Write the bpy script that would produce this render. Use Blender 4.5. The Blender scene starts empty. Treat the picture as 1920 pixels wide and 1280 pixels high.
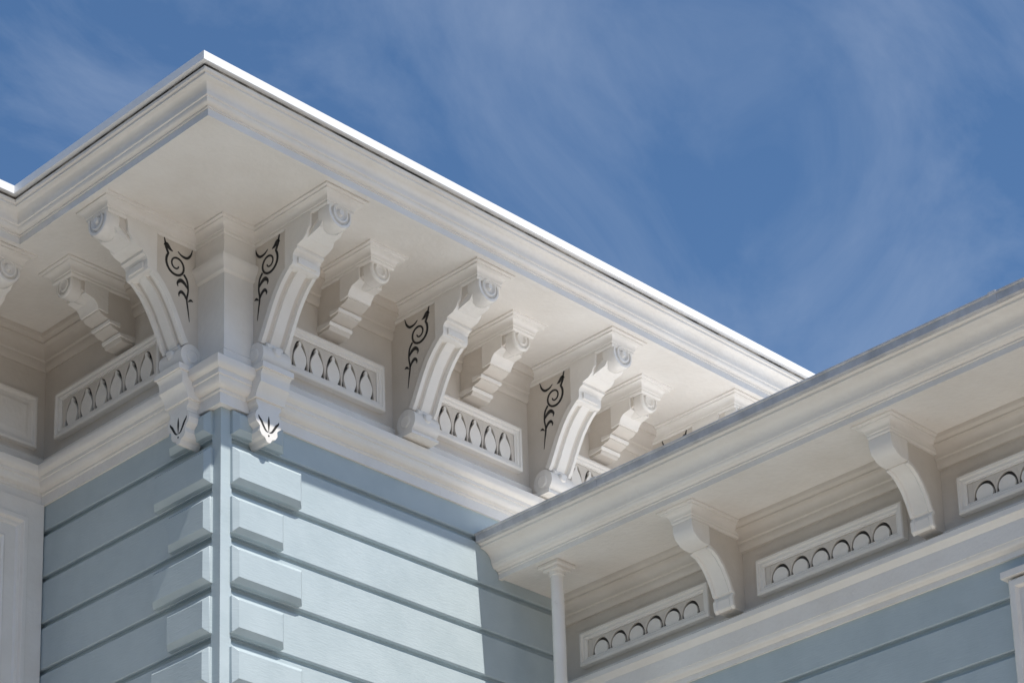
import bpy, bmesh, math
from mathutils import Vector, Matrix
S=bpy.context.scene
ZOOM=None
# ------------------------------------------------------------ camera solve
VR=(6000,3070);VL=(-4200,3370);px,py=960,1700
f=math.sqrt(-((VR[0]-px)*(VL[0]-px)+(VR[1]-py)*(VL[1]-py)))
dX=Vector((VR[0]-px,-(VR[1]-py),-f)).normalized()
dY=Vector((VL[0]-px,-(VL[1]-py),-f)).normalized()
dZ=dX.cross(dY).normalized()
D=13.0
C0=Vector(((416-px)/f,-(759-py)/f,-1))*D
M=Matrix((dX,dY,dZ))
cam=bpy.data.objects.new("camera",bpy.data.cameras.new("camera"))
S.collection.objects.link(cam)
cam.matrix_world=Matrix.Translation(M@(-C0))@M.to_4x4()
cd=cam.data; cd.sensor_fit='HORIZONTAL'; cd.sensor_width=36
zk,zu,zv=ZOOM if ZOOM else (1,960,640)
cd.lens=f/1920*36*zk
cd.shift_x=(zu-960)/1920*zk; cd.shift_y=(py-zv)/1920*zk; cd.clip_end=5000
S.camera=cam
S.view_settings.view_transform='Standard'; S.view_settings.look='None'; S.view_settings.exposure=0
# ------------------------------------------------------------ materials
def nd(nt,t,**k):
    n=nt.nodes.new(t)
    for a,b in k.items(): setattr(n,a,b)
    return n
def paint(name,c1,c2,rough=.4,bump=.12,bscale=60,vscale=3,stretch=(1,1,1),spec=.5,metal=0,lo=.3,hi=.62,dirt=None):
    m=bpy.data.materials.new(name); m.use_nodes=True; nt=m.node_tree; L=nt.links
    b=nt.nodes["Principled BSDF"]
    tc=nd(nt,"ShaderNodeTexCoord"); mp=nd(nt,"ShaderNodeMapping"); mp.inputs["Scale"].default_value=stretch
    L.new(tc.outputs["Object"],mp.inputs[0])
    n1=nd(nt,"ShaderNodeTexNoise"); n1.inputs["Scale"].default_value=vscale; n1.inputs["Detail"].default_value=5; n1.inputs["Roughness"].default_value=.65
    L.new(tc.outputs["Object"],n1.inputs[0])
    r=nd(nt,"ShaderNodeValToRGB"); r.color_ramp.elements[0].position=lo; r.color_ramp.elements[1].position=hi
    r.color_ramp.elements[0].color=(*c2,1); r.color_ramp.elements[1].color=(*c1,1)
    L.new(n1.outputs[0],r.inputs[0]); col=r.outputs[0]
    if dirt:
        n3=nd(nt,"ShaderNodeTexNoise"); n3.inputs["Scale"].default_value=14; n3.inputs["Detail"].default_value=6; n3.inputs["Roughness"].default_value=.75
        L.new(tc.outputs["Object"],n3.inputs[0])
        r3=nd(nt,"ShaderNodeValToRGB"); r3.color_ramp.elements[0].position=.64; r3.color_ramp.elements[1].position=.78
        r3.color_ramp.elements[1].color=(.5,.5,.5,1)
        L.new(n3.outputs[0],r3.inputs[0])
        mm=nd(nt,"ShaderNodeMixRGB"); mm.inputs[2].default_value=(*dirt,1); L.new(r3.outputs[0],mm.inputs[0]); L.new(col,mm.inputs[1]); col=mm.outputs[0]
    L.new(col,b.inputs["Base Color"])
    if bump>0:
        n2=nd(nt,"ShaderNodeTexNoise"); n2.inputs["Scale"].default_value=bscale; n2.inputs["Detail"].default_value=4
        L.new(mp.outputs[0],n2.inputs[0])
        bp=nd(nt,"ShaderNodeBump"); bp.inputs["Strength"].default_value=bump; bp.inputs["Distance"].default_value=.01
        L.new(n2.outputs[0],bp.inputs["Height"]); L.new(bp.outputs[0],b.inputs["Normal"])
    b.inputs["Roughness"].default_value=rough
    b.inputs["Specular IOR Level"].default_value=spec
    b.inputs["Metallic"].default_value=metal
    return m
WHITE=paint("white_gloss_paint",(.86,.825,.775),(.80,.755,.695),.20,.3,34,2.5,dirt=(.60,.54,.46))
FRZ_SHADE=paint("frieze_shade_paint",(.70,.645,.58),(.63,.575,.51),.35,.25,34,2.5,dirt=(.50,.44,.37))  # trim white darkened in colour to stand for shade under the eaves
BLUE=paint("blue_grey_siding_paint",(.475,.55,.575),(.425,.50,.525),.42,.14,22,4,(1,1,6),dirt=(.34,.39,.40))
DARK=paint("dark_opening",(.03,.028,.027),(.015,.014,.013),.8,0)
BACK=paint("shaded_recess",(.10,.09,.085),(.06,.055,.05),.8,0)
ROOFW=paint("white_metal_edge",(.86,.86,.86),(.82,.82,.82),.35,.05)
GUT=paint("grey_metal_gutter",(.60,.60,.61),(.42,.42,.43),.4,.2,40,8)
MEMB=paint("white_roof_coating",(.85,.85,.84),(.78,.78,.77),.5,.1,12,2)
GAP=paint("weathered_gap",(.40,.36,.31),(.03,.026,.022),.8,.3,30,4,lo=.45,hi=.60)
GROUND=paint("asphalt_ground",(.13,.125,.12),(.10,.098,.095),.9,0,8,.4)
PAVE=paint("bounce_concrete",(.68,.62,.54),(.61,.55,.475),.9,0,8,.4)
GLASS=paint("window_glass",(.05,.06,.07),(.04,.05,.06),.05,.0)
OLIVE=paint("olive_clapboard",(.20,.19,.16),(.16,.155,.13),.7,0)
ROOFD=paint("dark_shingle",(.09,.085,.08),(.06,.058,.055),.9,0)
# ------------------------------------------------------------ helpers
def empty(name):
    e=bpy.data.objects.new(name,None); S.collection.objects.link(e); return e
HOUSE=empty("victorian_house")
def mk(name,verts,faces,mat,parent=HOUSE,bevel=0,smooth=False,mw=None):
    me=bpy.data.meshes.new(name); me.from_pydata([tuple(v) for v in verts],[],faces)
    bm=bmesh.new(); bm.from_mesh(me); bmesh.ops.recalc_face_normals(bm,faces=bm.faces[:]); bm.to_mesh(me); bm.free()
    me.materials.append(mat)
    o=bpy.data.objects.new(name,me); S.collection.objects.link(o)
    if parent: o.parent=parent
    if mw is not None: o.matrix_world=mw
    if bevel:
        b=o.modifiers.new("bevel","BEVEL"); b.width=bevel; b.segments=2; b.limit_method='ANGLE'; b.angle_limit=math.radians(40)
    if smooth:
        for p in me.polygons: p.use_smooth=True
        try: me.set_sharp_from_angle(angle=math.radians(35))
        except Exception: pass
    return o
def sweepdata(path,prof):
    P=[Vector(p) for p in path]; n=len(P); V=[];F=[]
    nor=[]
    for i in range(n-1):
        d=(P[i+1]-P[i]).normalized(); nor.append(Vector((-d.y,d.x)))
    for i in range(n):
        if i==0: m=nor[0]
        elif i==n-1: m=nor[-1]
        else: m=(nor[i-1]+nor[i])/(1+nor[i-1].dot(nor[i]))
        for o,z in prof: V.append((P[i].x+m.x*o,P[i].y+m.y*o,z))
    k=len(prof)
    for i in range(n-1):
        for j in range(k):
            a=i*k+j; b=i*k+(j+1)%k
            F.append((a,b,b+k,a+k))
    F.append(tuple(range(k))); F.append(tuple(range((n-1)*k,n*k)))
    return V,F
def sweep(name,path,prof,mat,bevel=0,mw=None,parent=HOUSE,smooth=True):
    V,F=sweepdata(path,prof); return mk(name,V,F,mat,parent,bevel,smooth,mw)
def cat(pts,sub=5):
    P=[Vector(p) for p in pts]; P=[2*P[0]-P[1]]+P+[2*P[-1]-P[-2]]; out=[]
    for i in range(1,len(P)-2):
        for k in range(sub):
            t=k/sub; a,b,c,d=P[i-1],P[i],P[i+1],P[i+2]
            out.append(.5*((2*b)+(c-a)*t+(2*a-5*b+4*c-d)*t*t+(3*b-a-3*c+d)*t**3))
    out.append(P[-2]); return out
def cat3(pts,sub=5): return [(v[0],v[1],max(.001,v[2])) for v in cat(pts,sub)]
class MB:
    def __init__(s): s.V=[];s.F=[];s.M=[]
    def add(s,V,F,mi=0):
        b=len(s.V); s.V+=[tuple(v) for v in V]; s.F+=[tuple(i+b for i in f) for f in F]; s.M+=[mi]*len(F)
    def side(s,poly,h,mi=0,c=0):
        n=len(poly)
        V=[(c-h,-o,z) for o,z in poly]+[(c+h,-o,z) for o,z in poly]
        s.add(V,[tuple(range(n)),tuple(range(n,2*n))]+[(i,(i+1)%n,n+(i+1)%n,n+i) for i in range(n)],mi)
    def front(s,poly,o0,o1,mi=0):
        n=len(poly)
        V=[(u,-o0,z) for u,z in poly]+[(u,-o1,z) for u,z in poly]
        s.add(V,[tuple(range(n)),tuple(range(n,2*n))]+[(i,(i+1)%n,n+(i+1)%n,n+i) for i in range(n)],mi)
    def lathe(s,c,rings,ax='o',mi=0,n=28):
        V=[]
        for r,t in rings:
            for k in range(n):
                a=2*math.pi*k/n
                if ax=='o': V.append((c[0]+r*math.cos(a),-(c[1]+t),c[2]+r*math.sin(a)))
                else: V.append((c[0]+t,-(c[1]+r*math.cos(a)),c[2]+r*math.sin(a)))
        F=[]
        for i in range(len(rings)-1):
            for k in range(n):
                k2=(k+1)%n; F.append((i*n+k,i*n+k2,(i+1)*n+k2,(i+1)*n+k))
        F.append(tuple(range(n))); F.append(tuple(range((len(rings)-1)*n,len(rings)*n)))
        s.add(V,F,mi)
    def strip(s,pts,cs,mi=0):
        n=len(pts);V=[];k=len(cs)
        for i in range(n):
            a=Vector(pts[max(0,i-1)]);b=Vector(pts[min(n-1,i+1)]); d=(b-a).normalized()
            nn=Vector((d.y,-d.x))
            for u,w in cs:
                V.append((u,-(pts[i][0]+nn.x*w),pts[i][1]+nn.y*w))
        F=[]
        for i in range(n-1):
            for j in range(k):
                F.append((i*k+j,i*k+(j+1)%k,(i+1)*k+(j+1)%k,(i+1)*k+j))
        F.append(tuple(range(k)));F.append(tuple(range((n-1)*k,n*k)))
        s.add(V,F,mi)
    def ribbon(s,pts,u,t=.003,mi=1):
        n=len(pts)
        L=[];R=[]
        for i in range(n):
            a=Vector(pts[max(0,i-1)][:2]);b=Vector(pts[min(n-1,i+1)][:2]); d=(b-a).normalized(); q=Vector((-d.y,d.x))*pts[i][2]/2
            p=Vector(pts[i][:2]); L.append(p+q);R.append(p-q)
        for sg in (-1,1):
            V=[];F=[]
            for uu in (u-.002,u+t):
                V+=[(sg*uu,-p.x,p.y) for p in L]+[(sg*uu,-p.x,p.y) for p in R]
            for i in range(n-1):
                F.append((2*n+i,2*n+i+1,3*n+i+1,3*n+i))
                F.append((i,i+1,2*n+i+1,2*n+i)); F.append((n+i,n+i+1,3*n+i+1,3*n+i))
            s.add(V,F,mi)
    def crownwrap(s,h,o,prof,mi=0):
        V,F=sweepdata([(h,0),(h,-o),(-h,-o),(-h,0)],prof); s.add(V,F,mi)
    def levels(s,u0,u1,z0,z1,lv,mi=0,fill=True,fmi=0):
        V=[]
        for ins,o in lv: V+=[(u0+ins,-o,z0+ins),(u1-ins,-o,z0+ins),(u1-ins,-o,z1-ins),(u0+ins,-o,z1-ins)]
        F=[]
        for i in range(len(lv)-1):
            for j in range(4): F.append((i*4+j,i*4+(j+1)%4,(i+1)*4+(j+1)%4,(i+1)*4+j))
        s.add(V,F,mi)
        if fill: s.add(V[-4:],[(0,1,2,3)],fmi)
    def mesh(s,name,mats):
        me=bpy.data.meshes.new(name); me.from_pydata(s.V,[],s.F)
        for m in mats: me.materials.append(m)
        for p,mi in zip(me.polygons,s.M): p.material_index=mi
        bm=bmesh.new(); bm.from_mesh(me); bmesh.ops.recalc_face_normals(bm,faces=bm.faces[:]); bm.to_mesh(me); bm.free()
        for p in me.polygons: p.use_smooth=True
        try: me.set_sharp_from_angle(angle=math.radians(32))
        except Exception: pass
        return me
def place(name,me,mw,bevel=.003,parent=HOUSE):
    o=bpy.data.objects.new(name,me); S.collection.objects.link(o); o.parent=parent; o.matrix_world=mw
    if bevel:
        b=o.modifiers.new("bevel","BEVEL"); b.width=bevel; b.segments=2; b.limit_method='ANGLE'; b.angle_limit=math.radians(40)
    return o
def RW(x,y=0,z=0): return Matrix.Translation((x,y,z))
def LW(y,x=0,z=0): return Matrix.Translation((x,y,z))@Matrix.Rotation(-math.pi/2,4,'Z')
def SC(so,sz=1,z0=0): return Matrix.Translation((0,0,z0*(1-sz)))@Matrix.Diagonal((1,so,sz,1))
def curve(p0,p1,kind,n=7):
    out=[]
    for i in range(n+1):
        t=i/n
        if kind=='cove': a=t*math.pi/2; out.append((p0[0]+(p1[0]-p0[0])*(1-math.cos(a)),p0[1]+(p1[1]-p0[1])*math.sin(a)))
        elif kind=='ovolo': a=t*math.pi/2; out.append((p0[0]+(p1[0]-p0[0])*math.sin(a),p0[1]+(p1[1]-p0[1])*(1-math.cos(a))))
    return out
# ------------------------------------------------------------ main walls
YI=1.53; XE=7.0
PATH=[(XE,0),(0,0),(0,YI),(-3.2,YI)]
RO=.06
CPATH=[(XE,-RO),(0,-RO),(0,YI-RO),(-3.2,YI-RO)]
X2=2.45
RPATH=[(XE,-6.2),(X2,-6.2),(X2,-.002)]
cz=.965
def siding(zs,z0,zend):
    pr=[(-.15,z0),(.014,z0)]
    z=zs
    while z>zend:
        pr+=[(.014,z+.006),(.010,z),(-.012,z+.001),(-.012,z-.012),(-.004,z-.028),(.009,z-.032),(.014,z-.035)]
        z-=.268
    pr+=[(.014,zend),(-.15,zend)]
    return pr
sweep("siding_upper_wall",PATH,siding(-.165,.05,-7.95),BLUE,smooth=False)
sweep("siding_lower_wing",RPATH,siding(-1.30,-1.0,-7.95),BLUE,smooth=False)
sweep("frieze_wall",PATH,[(-.15,.10),(.003,.10),(.003,cz+.01),(-.15,cz+.01)],FRZ_SHADE,smooth=False)
sweep("frieze_wall_wing",RPATH,[(-.15,-.95),(.003,-.95),(.003,-.36),(-.15,-.36)],FRZ_SHADE,smooth=False)
crown=[(-.15,cz),(.700,cz),(.700,cz-.018),(.728,cz-.018),(.728,cz+.022),(.734,cz+.024),(.734,cz+.034)]
crown+=curve((.738,cz+.034),(.762,cz+.058),'ovolo',4)+[(.767,cz+.060)]+curve((.769,cz+.063),(.814,cz+.119),'cove',8)+[(.820,cz+.121),(.820,cz+.132),(.832,cz+.136),(.835,cz+.148),(-.15,cz+.148)]
sweep("cornice_upper",CPATH,crown,WHITE)
sweep("cornice_gap_upper",CPATH,[(-.15,cz+.1485),(.829,cz+.1485),(.829,cz+.1655),(-.15,cz+.1655)],GAP,smooth=False)
sweep("roof_edge_upper",CPATH,[(-.4,cz+.166),(.853,cz+.166),(.853,cz+.163),(.859,cz+.163),(.859,cz+.208),(-.4,cz+.208)],ROOFW,smooth=False)
rt=cz+.19
mk("roof_deck",[(.0,.0,rt),(XE,.0,rt),(XE,6,rt),(-3.2,6,rt),(-3.2,YI,rt),(0,YI,rt),(.0,.0,rt-.03),(XE,.0,rt-.03),(XE,6,rt-.03),(-3.2,6,rt-.03),(-3.2,YI,rt-.03),(0,YI,rt-.03)],
   [(0,1,2,3,4,5),(6,7,8,9,10,11)]+[(i,(i+1)%6,6+(i+1)%6,6+i) for i in range(6)],MEMB)
mk("rear_walls",[(XE,.05,-8.1),(XE,6,-8.1),(-3.2,6,-8.1),(-3.2,YI+.05,-8.1),(XE,.05,1.1),(XE,6,1.1),(-3.2,6,1.1),(-3.2,YI+.05,1.1)],[(0,1,5,4),(1,2,6,5),(2,3,7,6)],BLUE)
def bed(b,z,s=1.0):
    return [(-.1,z-.15*s),(b,z-.15*s),(b+.006,z-.14*s),(b+.012,z-.13*s),(b+.012,z-.105*s),(b+.02,z-.10*s)]+curve((b+.022,z-.098*s),(b+.06*s,z-.045*s),'cove',6)+[(b+.066*s,z-.043*s),(b+.066*s,z-.032*s),(b+.085*s,z-.022*s),(b+.09*s,z-.012*s),(b+.09*s,z+.005),(-.1,z+.005)]
sweep("bed_moulding_upper",PATH,bed(.01,cz,1.1),FRZ_SHADE)
band=[(-.1,-.02),(.028,-.02),(.028,.035),(.036,.04),(.036,.052)]+curve((.04,.054),(.075,.095),'ovolo',5)+[(.082,.098),(.084,.115),(.105,.125),(.112,.135),(.112,.168),(.105,.174),(.05,.195),(.02,.20),(.02,.225),(.0,.23),(-.1,.23)]
sweep("string_band_upper",PATH,band,WHITE)
bc=[(o+.028 if o>0 else o,z*1.08+(.004 if z>.1 else -.004)) for o,z in band]
sweep("string_band_corner",[(.13,0),(0,0),(0,.13)],bc,WHITE)
CP=[(.125,-.03),(0,-.03),(0,.125)]
sweep("corner_post",CP,[(-.1,.18),(.075,.18),(.075,.25),(.065,.26),(.065,.69),(.08,.70),(.084,.72),(.098,.74),(.105,.755),(.105,.775),(.085,.785),(.085,cz+.01),(-.1,cz+.01)],WHITE,bevel=.002)
crp=lambda b,z:[(-.03,z-.075),(b,z-.075),(b+.006,z-.068),(b+.006,z-.055)]+curve((b+.01,z-.053),(b+.038,z-.022),'cove',5)+[(b+.043,z-.020),(b+.045,z-.012),(b+.058,z-.009),(b+.06,z+.004),(-.03,z+.004)]
sweep("corner_post_crown",CP,crp(.087,cz),WHITE)
# ------------------------------------------------------------ big bracket
def spiral(c,r0,r1,a0,a1,w0,w1,n=22):
    out=[]
    for i in range(n+1):
        t=i/n;a=math.radians(a0+(a1-a0)*t);r=r0+(r1-r0)*t
        out.append((c[0]+r*math.cos(a),c[1]+r*math.sin(a),w0+(w1-w0)*t))
    return out
B=MB()
A=[(.150,.325),(.168,.35),(.188,.39),(.212,.44),(.238,.49),(.268,.54),(.302,.585),(.335,.618),(.365,.642)]
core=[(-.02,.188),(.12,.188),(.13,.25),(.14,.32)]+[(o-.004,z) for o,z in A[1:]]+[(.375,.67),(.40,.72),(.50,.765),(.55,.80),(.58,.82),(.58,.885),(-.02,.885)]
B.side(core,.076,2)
B.strip(A,[(-.088,-.02),(-.088,.012),(-.066,.014),(-.058,-.004),(-.036,-.004),(-.030,.010),(.030,.010),(.036,-.004),(.058,-.004),(.066,.014),(.088,.012),(.088,-.02)])
B.lathe((0,.115,.262),[(.058,-.094),(.068,-.090),(.068,.090),(.058,.094)],'u')
B.lathe((0,.115,.262),[(.030,-.100),(.036,-.096),(.036,.096),(.030,.100)],'u')
B.side([(.0,.184),(.165,.184),(.165,.20),(.15,.21),(0,.21)],.098)
B.lathe((0,.150,.315),[(.012,-.055),(.020,-.05),(.020,.05),(.012,.055)],'u')
B.lathe((0,.17,.285),[(.026,-.02),(.026,.012),(.018,.02)],'o')
B.side([(.340,.634),(.365,.632),(.392,.640),(.400,.655),(.400,.69),(.410,.705),(.43,.712),(.43,.728),(.47,.738),(.495,.755),(.505,.775),(.52,.79),(.53,.86),(.340,.86)],.090)
B.side([(.372,.650),(.408,.652),(.410,.684),(.372,.69)],.06)
B.side([(.43,.735),(.575,.77),(.60,.80),(.60,.886),(.43,.886)],.070)
B.lathe((0,.46,.834),[(.064,0),(.070,.01),(.070,.10),(.076,.105),(.080,.112),(.080,.175),(.074,.186),(.062,.188),(.060,.180),(.050,.174),(.048,.190),(.040,.192),(.030,.180),(.020,.180),(.014,.198)],'o')
B.side([(.45,.84),(.632,.84),(.632,.887),(.45,.887)],.066)
B.crownwrap(.082,.642,crp(0,.93))
B.ribbon(cat3([(.292,.868,.001),(.282,.84,.008),(.276,.81,.013)])+spiral((.208,.735),.068,.014,40,-520,.013,.006,44)[:],.076)
B.ribbon(cat3([(.105,.858,.001),(.118,.82,.010),(.142,.796,.013),(.175,.797,.009),(.20,.812,.002)]),.076)
B.ribbon(cat3([(.232,.800,.002),(.252,.808,.016),(.272,.826,.018),(.290,.815,.002)]),.076)
B.ribbon(cat3([(.16,.700,.011),(.138,.67,.010),(.132,.62,.009),(.140,.57,.009),(.132,.52,.007),(.122,.455,.001)]),.076)
B.ribbon(cat3([(.135,.630,.004),(.155,.652,.016),(.180,.660,.020),(.200,.640,.011),(.196,.622,.001)]),.076)
B.ribbon(cat3([(.140,.565,.004),(.155,.590,.013),(.175,.600,.016),(.190,.585,.009),(.188,.570,.001)]),.076)
B.ribbon(cat3([(.132,.560,.002),(.115,.575,.012),(.100,.572,.001)]),.076)
BIG=B.mesh("big_bracket",[WHITE,DARK,FRZ_SHADE])
B=MB()
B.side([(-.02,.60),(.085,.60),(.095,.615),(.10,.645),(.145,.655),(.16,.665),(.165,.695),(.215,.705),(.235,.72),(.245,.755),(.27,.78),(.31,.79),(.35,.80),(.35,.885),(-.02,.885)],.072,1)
B.side([(.0,.612),(.10,.622),(.108,.640),(.0,.650)],.080)
B.side([(.10,.668),(.172,.674),(.176,.690),(.10,.697)],.080)
B.side([(.18,.72),(.245,.728),(.255,.752),(.275,.772),(.33,.784),(.33,.86),(.18,.86)],.080)
B.lathe((0,.26,.832),[(.056,0),(.062,.01),(.062,.07),(.068,.075),(.070,.14),(.064,.15),(.054,.152),(.052,.143),(.042,.141),(.038,.154),(.028,.154),(.020,.142)],'o')
B.side([(.24,.84),(.395,.84),(.395,.886),(.24,.886)],.06)
B.crownwrap(.078,.42,crp(0,.93))
SMALL=B.mesh("small_bracket",[WHITE,FRZ_SHADE])
sz=(cz-.184)/(.93-.184)
for x in (.20,1.24,2.28,3.32,4.36,5.4): place("big_bracket_part",BIG,RW(x)@SC(1.05,sz,.184))
for x in (.71,1.75,2.79,3.83,4.87): place("small_bracket_part",SMALL,RW(x,0,cz-.93)@SC(1.02))
place("big_bracket_part",BIG,LW(.19)@SC(1,sz,.184)); place("small_bracket_part",SMALL,LW(.80,0,cz-.93))
for x in (-.72,-1.76,-2.8): place("big_bracket_part",BIG,RW(x,YI)@SC(1.05,sz,.184))
for x in (-1.24,-2.28): place("small_bracket_part",SMALL,RW(x,YI,cz-.93))
# pendant
B=MB()
B.side([(-.0,.212),(.188,.212),(.192,.200),(.192,.170),(.182,.160),(.176,.145),(.176,.105),(.166,.095),(.15,.075),(.142,.055),(.138,.035),(0,.035)],.094)
B.side([(.0,.206),(.202,.206),(.202,.175),(.0,.165)],.102)
half=[(0,-.190),(.012,-.186),(.024,-.166),(.044,-.158),(.058,-.136),(.056,-.112),(.064,-.102),(.080,-.090),(.088,-.062),(.080,-.036),(.068,-.022),(.068,-.005),(.080,.010),(.082,.06)]
B.front([(-u,z) for u,z in half[::-1]][:-1]+half,.0,.125)
def leaf(pts,o=.1265):
    P=cat(pts,5); n=len(P); L=[];R=[]
    for i in range(n):
        a=P[max(0,i-1)];b=P[min(n-1,i+1)]; d=Vector((b[0]-a[0],b[1]-a[1])).normalized(); q=Vector((-d.y,d.x))*max(.0006,P[i][2])/2
        c=Vector((P[i][0],P[i][1])); L.append(c+q);R.append(c-q)
    for i in range(n-1):
        B.front([tuple(L[i]),tuple(L[i+1]),tuple(R[i+1]),tuple(R[i])],o-.003,o,1)
leaf([Vector(v) for v in ((0,-.130,.002),(0,-.110,.007),(0,-.085,.013),(0,-.062,.010),(0,-.042,.001))])
for sg in (-1,1):
    leaf([Vector((sg*u,z,w)) for u,z,w in ((.004,-.132,.003),(.020,-.124,.009),(.036,-.102,.012),(.048,-.082,.013),(.062,-.066,.009),(.066,-.054,.002))])
B.lathe((0,.1235,-.150),[(.005,0),(.005,.003)],'o',1,12)
PEND=B.mesh("pendant",[WHITE,DARK])
place("pendant_part",PEND,RW(.20),.002); place("pendant_part",PEND,LW(.19),.002)
# ------------------------------------------------------------ fret panels
FR=[(0,-.02),(0,.030),(.006,.036),(.018,.036),(.024,.026),(.036,.026),(.042,.018),(.048,.018),(.050,-.006)]
def fret(W,z0,z1,n,ho,hi,wo,wi,bw,pear=False):
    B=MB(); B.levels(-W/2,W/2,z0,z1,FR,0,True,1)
    a=-W/2+.05;b=W/2-.05;zb=z0+.05;zt=z1-.05;H=zt-zb;cw=(b-a-2*bw)/n
    B.front([(a,zb),(a+bw,zb),(a+bw,zt),(a,zt)],-.002,.012,2); B.front([(b-bw,zb),(b,zb),(b,zt),(b-bw,zt)],-.002,.012,2)
    m=16
    for i in range(n):
        c=a+bw+cw*(i+.5); hw=cw*wo/2
        P=[(c-cw/2,zt),(c-cw/2,zb),(c-hw,zb)]
        for k in range(1,m):
            u=math.sin((-1+2*k/m)*math.pi/2)
            P.append((c+hw*u,zb+H*ho*(1-abs(u)**2)**(.55 if pear else .5)))
        P+=[(c+hw,zb),(c+cw/2,zb),(c+cw/2,zt)]
        B.front(P,-.002,.011,2)
        hw=cw*wi/2
        if pear:
            R=cat([Vector(v) for v in ((.62,-.005,0),(.80,.10,0),(1,.28,0),(.96,.45,0),(.68,.62,0),(.34,.76,0),(.20,.83,0),(.24,.90,0),(.14,.96,0),(.0,.985,0))],3)
            half=[(p[0]*hw,zb+H*hi*p[1]) for p in R]
            P=[(c+u,z) for u,z in half]+[(c-u,z) for u,z in half[:-1][::-1]]
        else:
            P=[(c-hw*.9,zb-.001)]
            for k in range(0,m+1):
                u=math.sin((-1+2*k/m)*math.pi/2)
                P.append((c+hw*u,zb+H*.18+(H*hi-H*.18)*(1-abs(u)**2)**.5))
            P.append((c+hw*.9,zb-.001))
        B.front(P,-.002,.014)
    return B.mesh("fret_panel",[WHITE,BACK,FRZ_SHADE])
F1=fret(.70,.33,.60,5,.95,.93,.95,.74,.012,True)
F1L=fret(.92,.33,.60,6,.95,.93,.95,.74,.02,True)
for x in (.725,1.765,2.805,3.845,4.885): place("fret_panel_part",F1,RW(x,-.012),.0012)
place("fret_panel_part",F1L,LW(.92,-.012),.0012)
RP=[(0,0),(0,.03),(.006,.034),(.018,.034),(.026,.014),(.05,.014),(.07,.026),(.078,.026)]
B=MB();B.levels(-.17,.17,.31,.62,RP);RPM=B.mesh("raised_panel",[WHITE])
place("raised_panel_part",RPM,RW(-.24,YI-.003),.0015)
sweep("frieze_base_rail",PATH,[(-.1,.215),(.022,.215),(.022,.262),(.012,.275),(-.1,.275)],WHITE)
# ------------------------------------------------------------ quoins & corner board
def quoin(w,z0,z1):
    B=MB();B.levels(0,w,z0,z1,[(0,-.005),(0,.030),(.026,.054)]);return B.mesh("quoin",[BLUE])
for k in range(28):
    zb=-.165-.268*k
    w=.33 if k%2==0 else .45
    z0=zb+.004;z1=zb+(.20 if k else .135)
    me=quoin(w,z0,z1)
    place("quoin_part",me,RW(.036,-.012),.002)
    place("quoin_part",me,LW(.036+w,-.012),.002)
mk("corner_board",*sweepdata([(.046,0),(0,0),(0,.046)],[(-.05,-.004),(.024,-.004),(.024,-7.97),(-.05,-7.97)]),BLUE,bevel=.012)
# ------------------------------------------------------------ side wing casing
B=MB();B.levels(-1.1,-.02,-3.2,-.02,[(0,-.01),(0,.035),(.10,.035),(.108,.05),(.135,.05),(.145,.03),(.16,.03),(.17,.02)]);
B.levels(-.86,-.26,-2.9,-.26,[(0,.019),(0,.03),(.01,.034),(.02,.026),(.03,.026)])
place("window_casing_part",B.mesh("window_casing",[WHITE]),RW(0,YI-.014),.002)
# ------------------------------------------------------------ lower wing cornice
rz=-.365
rc=[(-.08,rz),(.50,rz),(.50,rz-.010),(.528,rz-.010),(.528,rz+.022),(.534,rz+.024),(.534,rz+.034),(.546,rz+.038)]+curve((.548,rz+.040),(.575,rz+.060),'ovolo',4)+[(.579,rz+.062)]+curve((.58,rz+.064),(.655,rz+.135),'cove',8)+[(.661,rz+.137),(.661,rz+.150),(.675,rz+.155),(.675,rz+.165),(-.08,rz+.165)]
RP2=[(XE,-6.2),(X2,-6.2),(X2,-.016)]
sweep("cornice_lower_wing",RP2,rc,WHITE)
sweep("gutter_lower_wing",RP2,[(-.2,rz+.1655),(.672,rz+.1655),(.672,rz+.158),(.692,rz+.158),(.697,rz+.162),(.697,rz+.200),(.703,rz+.203),(.703,rz+.212),(.690,rz+.214),(-.2,rz+.214)],GUT)
mk("lower_roof_deck",[(1.80,-.02,rz+.217),(1.80,-6.8,rz+.217),(XE,-6.8,rz+.26),(XE,-.02,rz+.26),(1.80,-.02,rz+.18),(1.80,-6.8,rz+.18),(XE,-6.8,rz+.18),(XE,-.02,rz+.18)],[(0,1,2,3),(4,5,6,7),(0,1,5,4),(1,2,6,5),(2,3,7,6),(3,0,4,7)],MEMB)
for yy in (-3.40,-.9): 
    V,F=sweepdata([(X2,yy-.02),(X2,yy+.02)],[(.6,rz+.156),(.699,rz+.156),(.7,rz+.16),(.7,rz+.200),(.706,rz+.203),(.706,rz+.216),(.6,rz+.218)])
    mk("gutter_joint",V,F,GUT)
sweep("bed_moulding_wing",RPATH,bed(.02,rz,.95),FRZ_SHADE)
rb=[(-.1,-1.115),(.03,-1.115),(.03,-1.085),(.042,-1.08)]+curve((.044,-1.078),(.066,-1.05),'ovolo',4)+[(.07,-1.048),(.07,-.955),(.078,-.95),(.09,-.93),(.098,-.925),(.098,-.895),(.09,-.888),(.04,-.87),(.02,-.865),(.02,-.84),(0,-.835),(-.1,-.835)]
sweep("string_band_wing",RPATH,rb,WHITE)
B=MB()
prof=[(-.02,-.845),(.10,-.845),(.115,-.835),(.12,-.79),(.105,-.765),(.118,-.755),(.14,-.70),(.175,-.64),(.215,-.595),(.25,-.57),(.29,-.557),(.30,-.545),(.33,-.545),(.36,-.535),(.395,-.51),(.41,-.48),(.41,-.415),(-.02,-.415)]
B.side(prof,.052,1)
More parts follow.
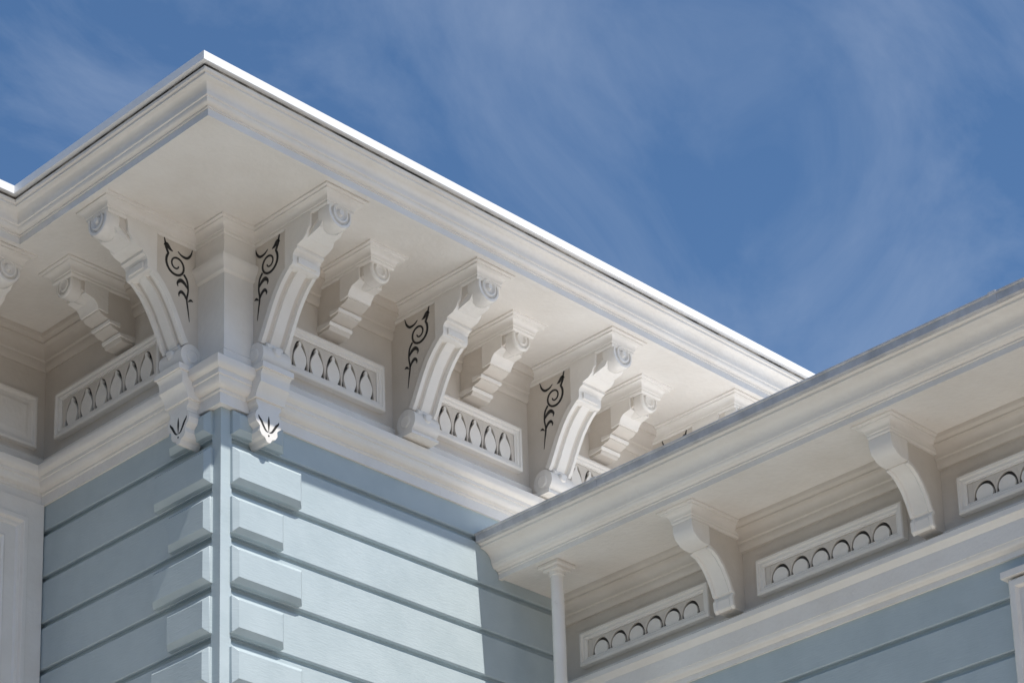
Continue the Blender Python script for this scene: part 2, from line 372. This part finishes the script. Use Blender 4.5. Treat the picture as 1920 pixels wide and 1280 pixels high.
B.strip([(.10,-.845),(.115,-.835),(.12,-.79),(.105,-.765),(.118,-.755),(.14,-.70),(.175,-.64),(.215,-.595),(.25,-.57),(.29,-.557)],[(-.066,-.012),(-.066,.008),(-.048,.010),(-.04,.002),(.04,.002),(.048,.010),(.066,.008),(.066,-.012)])
B.side([(.28,-.535),(.29,-.553),(.335,-.553),(.37,-.542),(.405,-.515),(.42,-.48),(.42,-.44),(.28,-.44)],.066)
B.crownwrap(.064,.42,crp(0,rz))
RBR=B.mesh("wing_bracket",[WHITE,FRZ_SHADE])
for y in (-1.25,-2.52,-3.79,-5.06): place("wing_bracket_part",RBR,LW(y,X2))
F2=fret(.94,-.80,-.60,6,.90,.70,.96,.76,.03)
for y in (-.62,-1.885,-3.155,-4.42): place("wing_fret_panel_part",F2,LW(y,X2-.012),.0012)
B=MB();B.levels(-.55,.55,-3.2,-1.24,[(0,-.01),(0,.05),(.012,.06),(.04,.06),(.05,.04),(.12,.04),(.125,.01)],0,True,1)
B.front([(-.58,-1.23),(.58,-1.23),(.58,-1.195),(-.58,-1.195)],0,.07)
place("window_part",B.mesh("window",[WHITE,GLASS]),LW(-3.49,X2-.014),.002)
# ------------------------------------------------------------ downspout
DS=empty("downspout")
B=MB();B.lathe((0,0,0),[(.036,-8.1),(.036,-.43),(.044,-.428),(.044,-.405),(.036,-.40),(.036,-.37)],'o',0,28)
V=[(x,z,-y) for x,y,z in B.V]
PX,PY=2.05,-.335
mk("pipe",V,B.F,WHITE,DS,smooth=True).location=(PX,PY,0)
def box(name,x0,x1,y0,y1,z0,z1,mat,parent,bevel=.003):
    V=[(x0,y0,z0),(x1,y0,z0),(x1,y1,z0),(x0,y1,z0),(x0,y0,z1),(x1,y0,z1),(x1,y1,z1),(x0,y1,z1)]
    return mk(name,V,[(0,1,2,3),(4,5,6,7),(0,1,5,4),(1,2,6,5),(2,3,7,6),(3,0,4,7)],mat,parent,bevel)
box("collar",PX-.075,PX+.075,PY-.075,PY+.075,rz-.022,rz-.001,WHITE,DS)
box("collar_lower",PX-.055,PX+.055,PY-.055,PY+.055,rz-.040,rz-.0225,WHITE,DS)
# ------------------------------------------------------------ ground and an added out-of-frame house
mk("ground",[(-1500,-1500,-8),(1500,-1500,-8),(1500,1500,-8),(-1500,1500,-8)],[(0,1,2,3)],GROUND,None)
box("bounce_pavement",-5,22,-32,1.4,-8.1,-7.88,PAVE,None,0)  # unseen slab, extent and brightness set to bounce light up under the eaves
BLOCKER=empty("added_blocker_house")  # unseen house added to cut sky light on the left-facing walls
box("walls",-22,-10.5,-4,14,-8.05,2.0,OLIVE,BLOCKER,0)
mk("roof",[(-22.4,-4.4,2.003),(-10.1,-4.4,2.003),(-10.1,14.4,2.003),(-22.4,14.4,2.003),(-16.25,-4.4,5),(-16.25,14.4,5)],[(0,1,2,3),(0,1,4),(1,2,5,4),(2,3,5),(3,0,4,5)],ROOFD,BLOCKER)
for yy in (-2,2,6,10):
    for zz in (-6.5,-2.8):
        B=MB();B.levels(-.6,.6,zz,zz+2.1,[(0,-.01),(0,.06),(.1,.06),(.11,.02)],0,True,1)
        place("window_part",B.mesh("window",[WHITE,GLASS]),Matrix.Translation((-10.5,yy,0))@Matrix.Rotation(math.pi/2,4,'Z'),0,BLOCKER)
# ------------------------------------------------------------ light
tr=Vector((.096,1,-1.53)).normalized()
sl=bpy.data.lights.new("sun","SUN"); sl.energy=5; sl.angle=math.radians(.5); sl.color=(1,.96,.90)
so=bpy.data.objects.new("sun",sl); S.collection.objects.link(so); so.rotation_euler=tr.to_track_quat('-Z','Y').to_euler()
w=bpy.data.worlds.new("World"); S.world=w; w.use_nodes=True; nt=w.node_tree; L=nt.links
bg=nt.nodes["Background"]; bg.inputs[1].default_value=.105
sky=nd(nt,"ShaderNodeTexSky"); sky.sky_type='NISHITA'; sky.sun_disc=False
sky.sun_elevation=math.asin(-tr.z); sky.sun_rotation=math.atan2(-tr.x,-tr.y)
sky.air_density=1.0; sky.dust_density=.3; sky.ozone_density=2.5
tc=nd(nt,"ShaderNodeTexCoord")
mp=nd(nt,"ShaderNodeMapping"); mp.inputs["Rotation"].default_value=(.3,.7,.4); mp.inputs["Scale"].default_value=(3.2,6.5,5.5); mp.inputs["Location"].default_value=(.35,.2,0)
L.new(tc.outputs["Generated"],mp.inputs[0])
n1=nd(nt,"ShaderNodeTexNoise"); n1.inputs["Scale"].default_value=1.5; n1.inputs["Detail"].default_value=8; n1.inputs["Roughness"].default_value=.6; n1.inputs["Distortion"].default_value=1.1
L.new(mp.outputs[0],n1.inputs[0])
rp=nd(nt,"ShaderNodeValToRGB"); rp.color_ramp.elements[0].position=.44; rp.color_ramp.elements[1].position=.88
rp.color_ramp.elements[1].color=(.34,.34,.34,1)
L.new(n1.outputs[0],rp.inputs[0])
hs=nd(nt,"ShaderNodeHueSaturation"); hs.inputs["Saturation"].default_value=1.14; hs.inputs["Value"].default_value=1.25
L.new(sky.outputs[0],hs.inputs["Color"])
mx=nd(nt,"ShaderNodeMixRGB"); mx.inputs[2].default_value=(5.6,6.4,7.8,1)
L.new(rp.outputs[0],mx.inputs[0]); L.new(hs.outputs[0],mx.inputs[1])
# sky dimmed toward the horizon to weaken fill light on shaded faces
sx=nd(nt,"ShaderNodeSeparateXYZ"); L.new(tc.outputs["Generated"],sx.inputs[0])
mr=nd(nt,"ShaderNodeMapRange"); mr.inputs[1].default_value=.12; mr.inputs[2].default_value=.42; mr.inputs[3].default_value=.40; mr.inputs[4].default_value=1.0
L.new(sx.outputs[2],mr.inputs[0])
mu=nd(nt,"ShaderNodeVectorMath",operation='SCALE'); L.new(mx.outputs[0],mu.inputs[0]); L.new(mr.outputs[0],mu.inputs[3])
L.new(mu.outputs[0],bg.inputs[0])
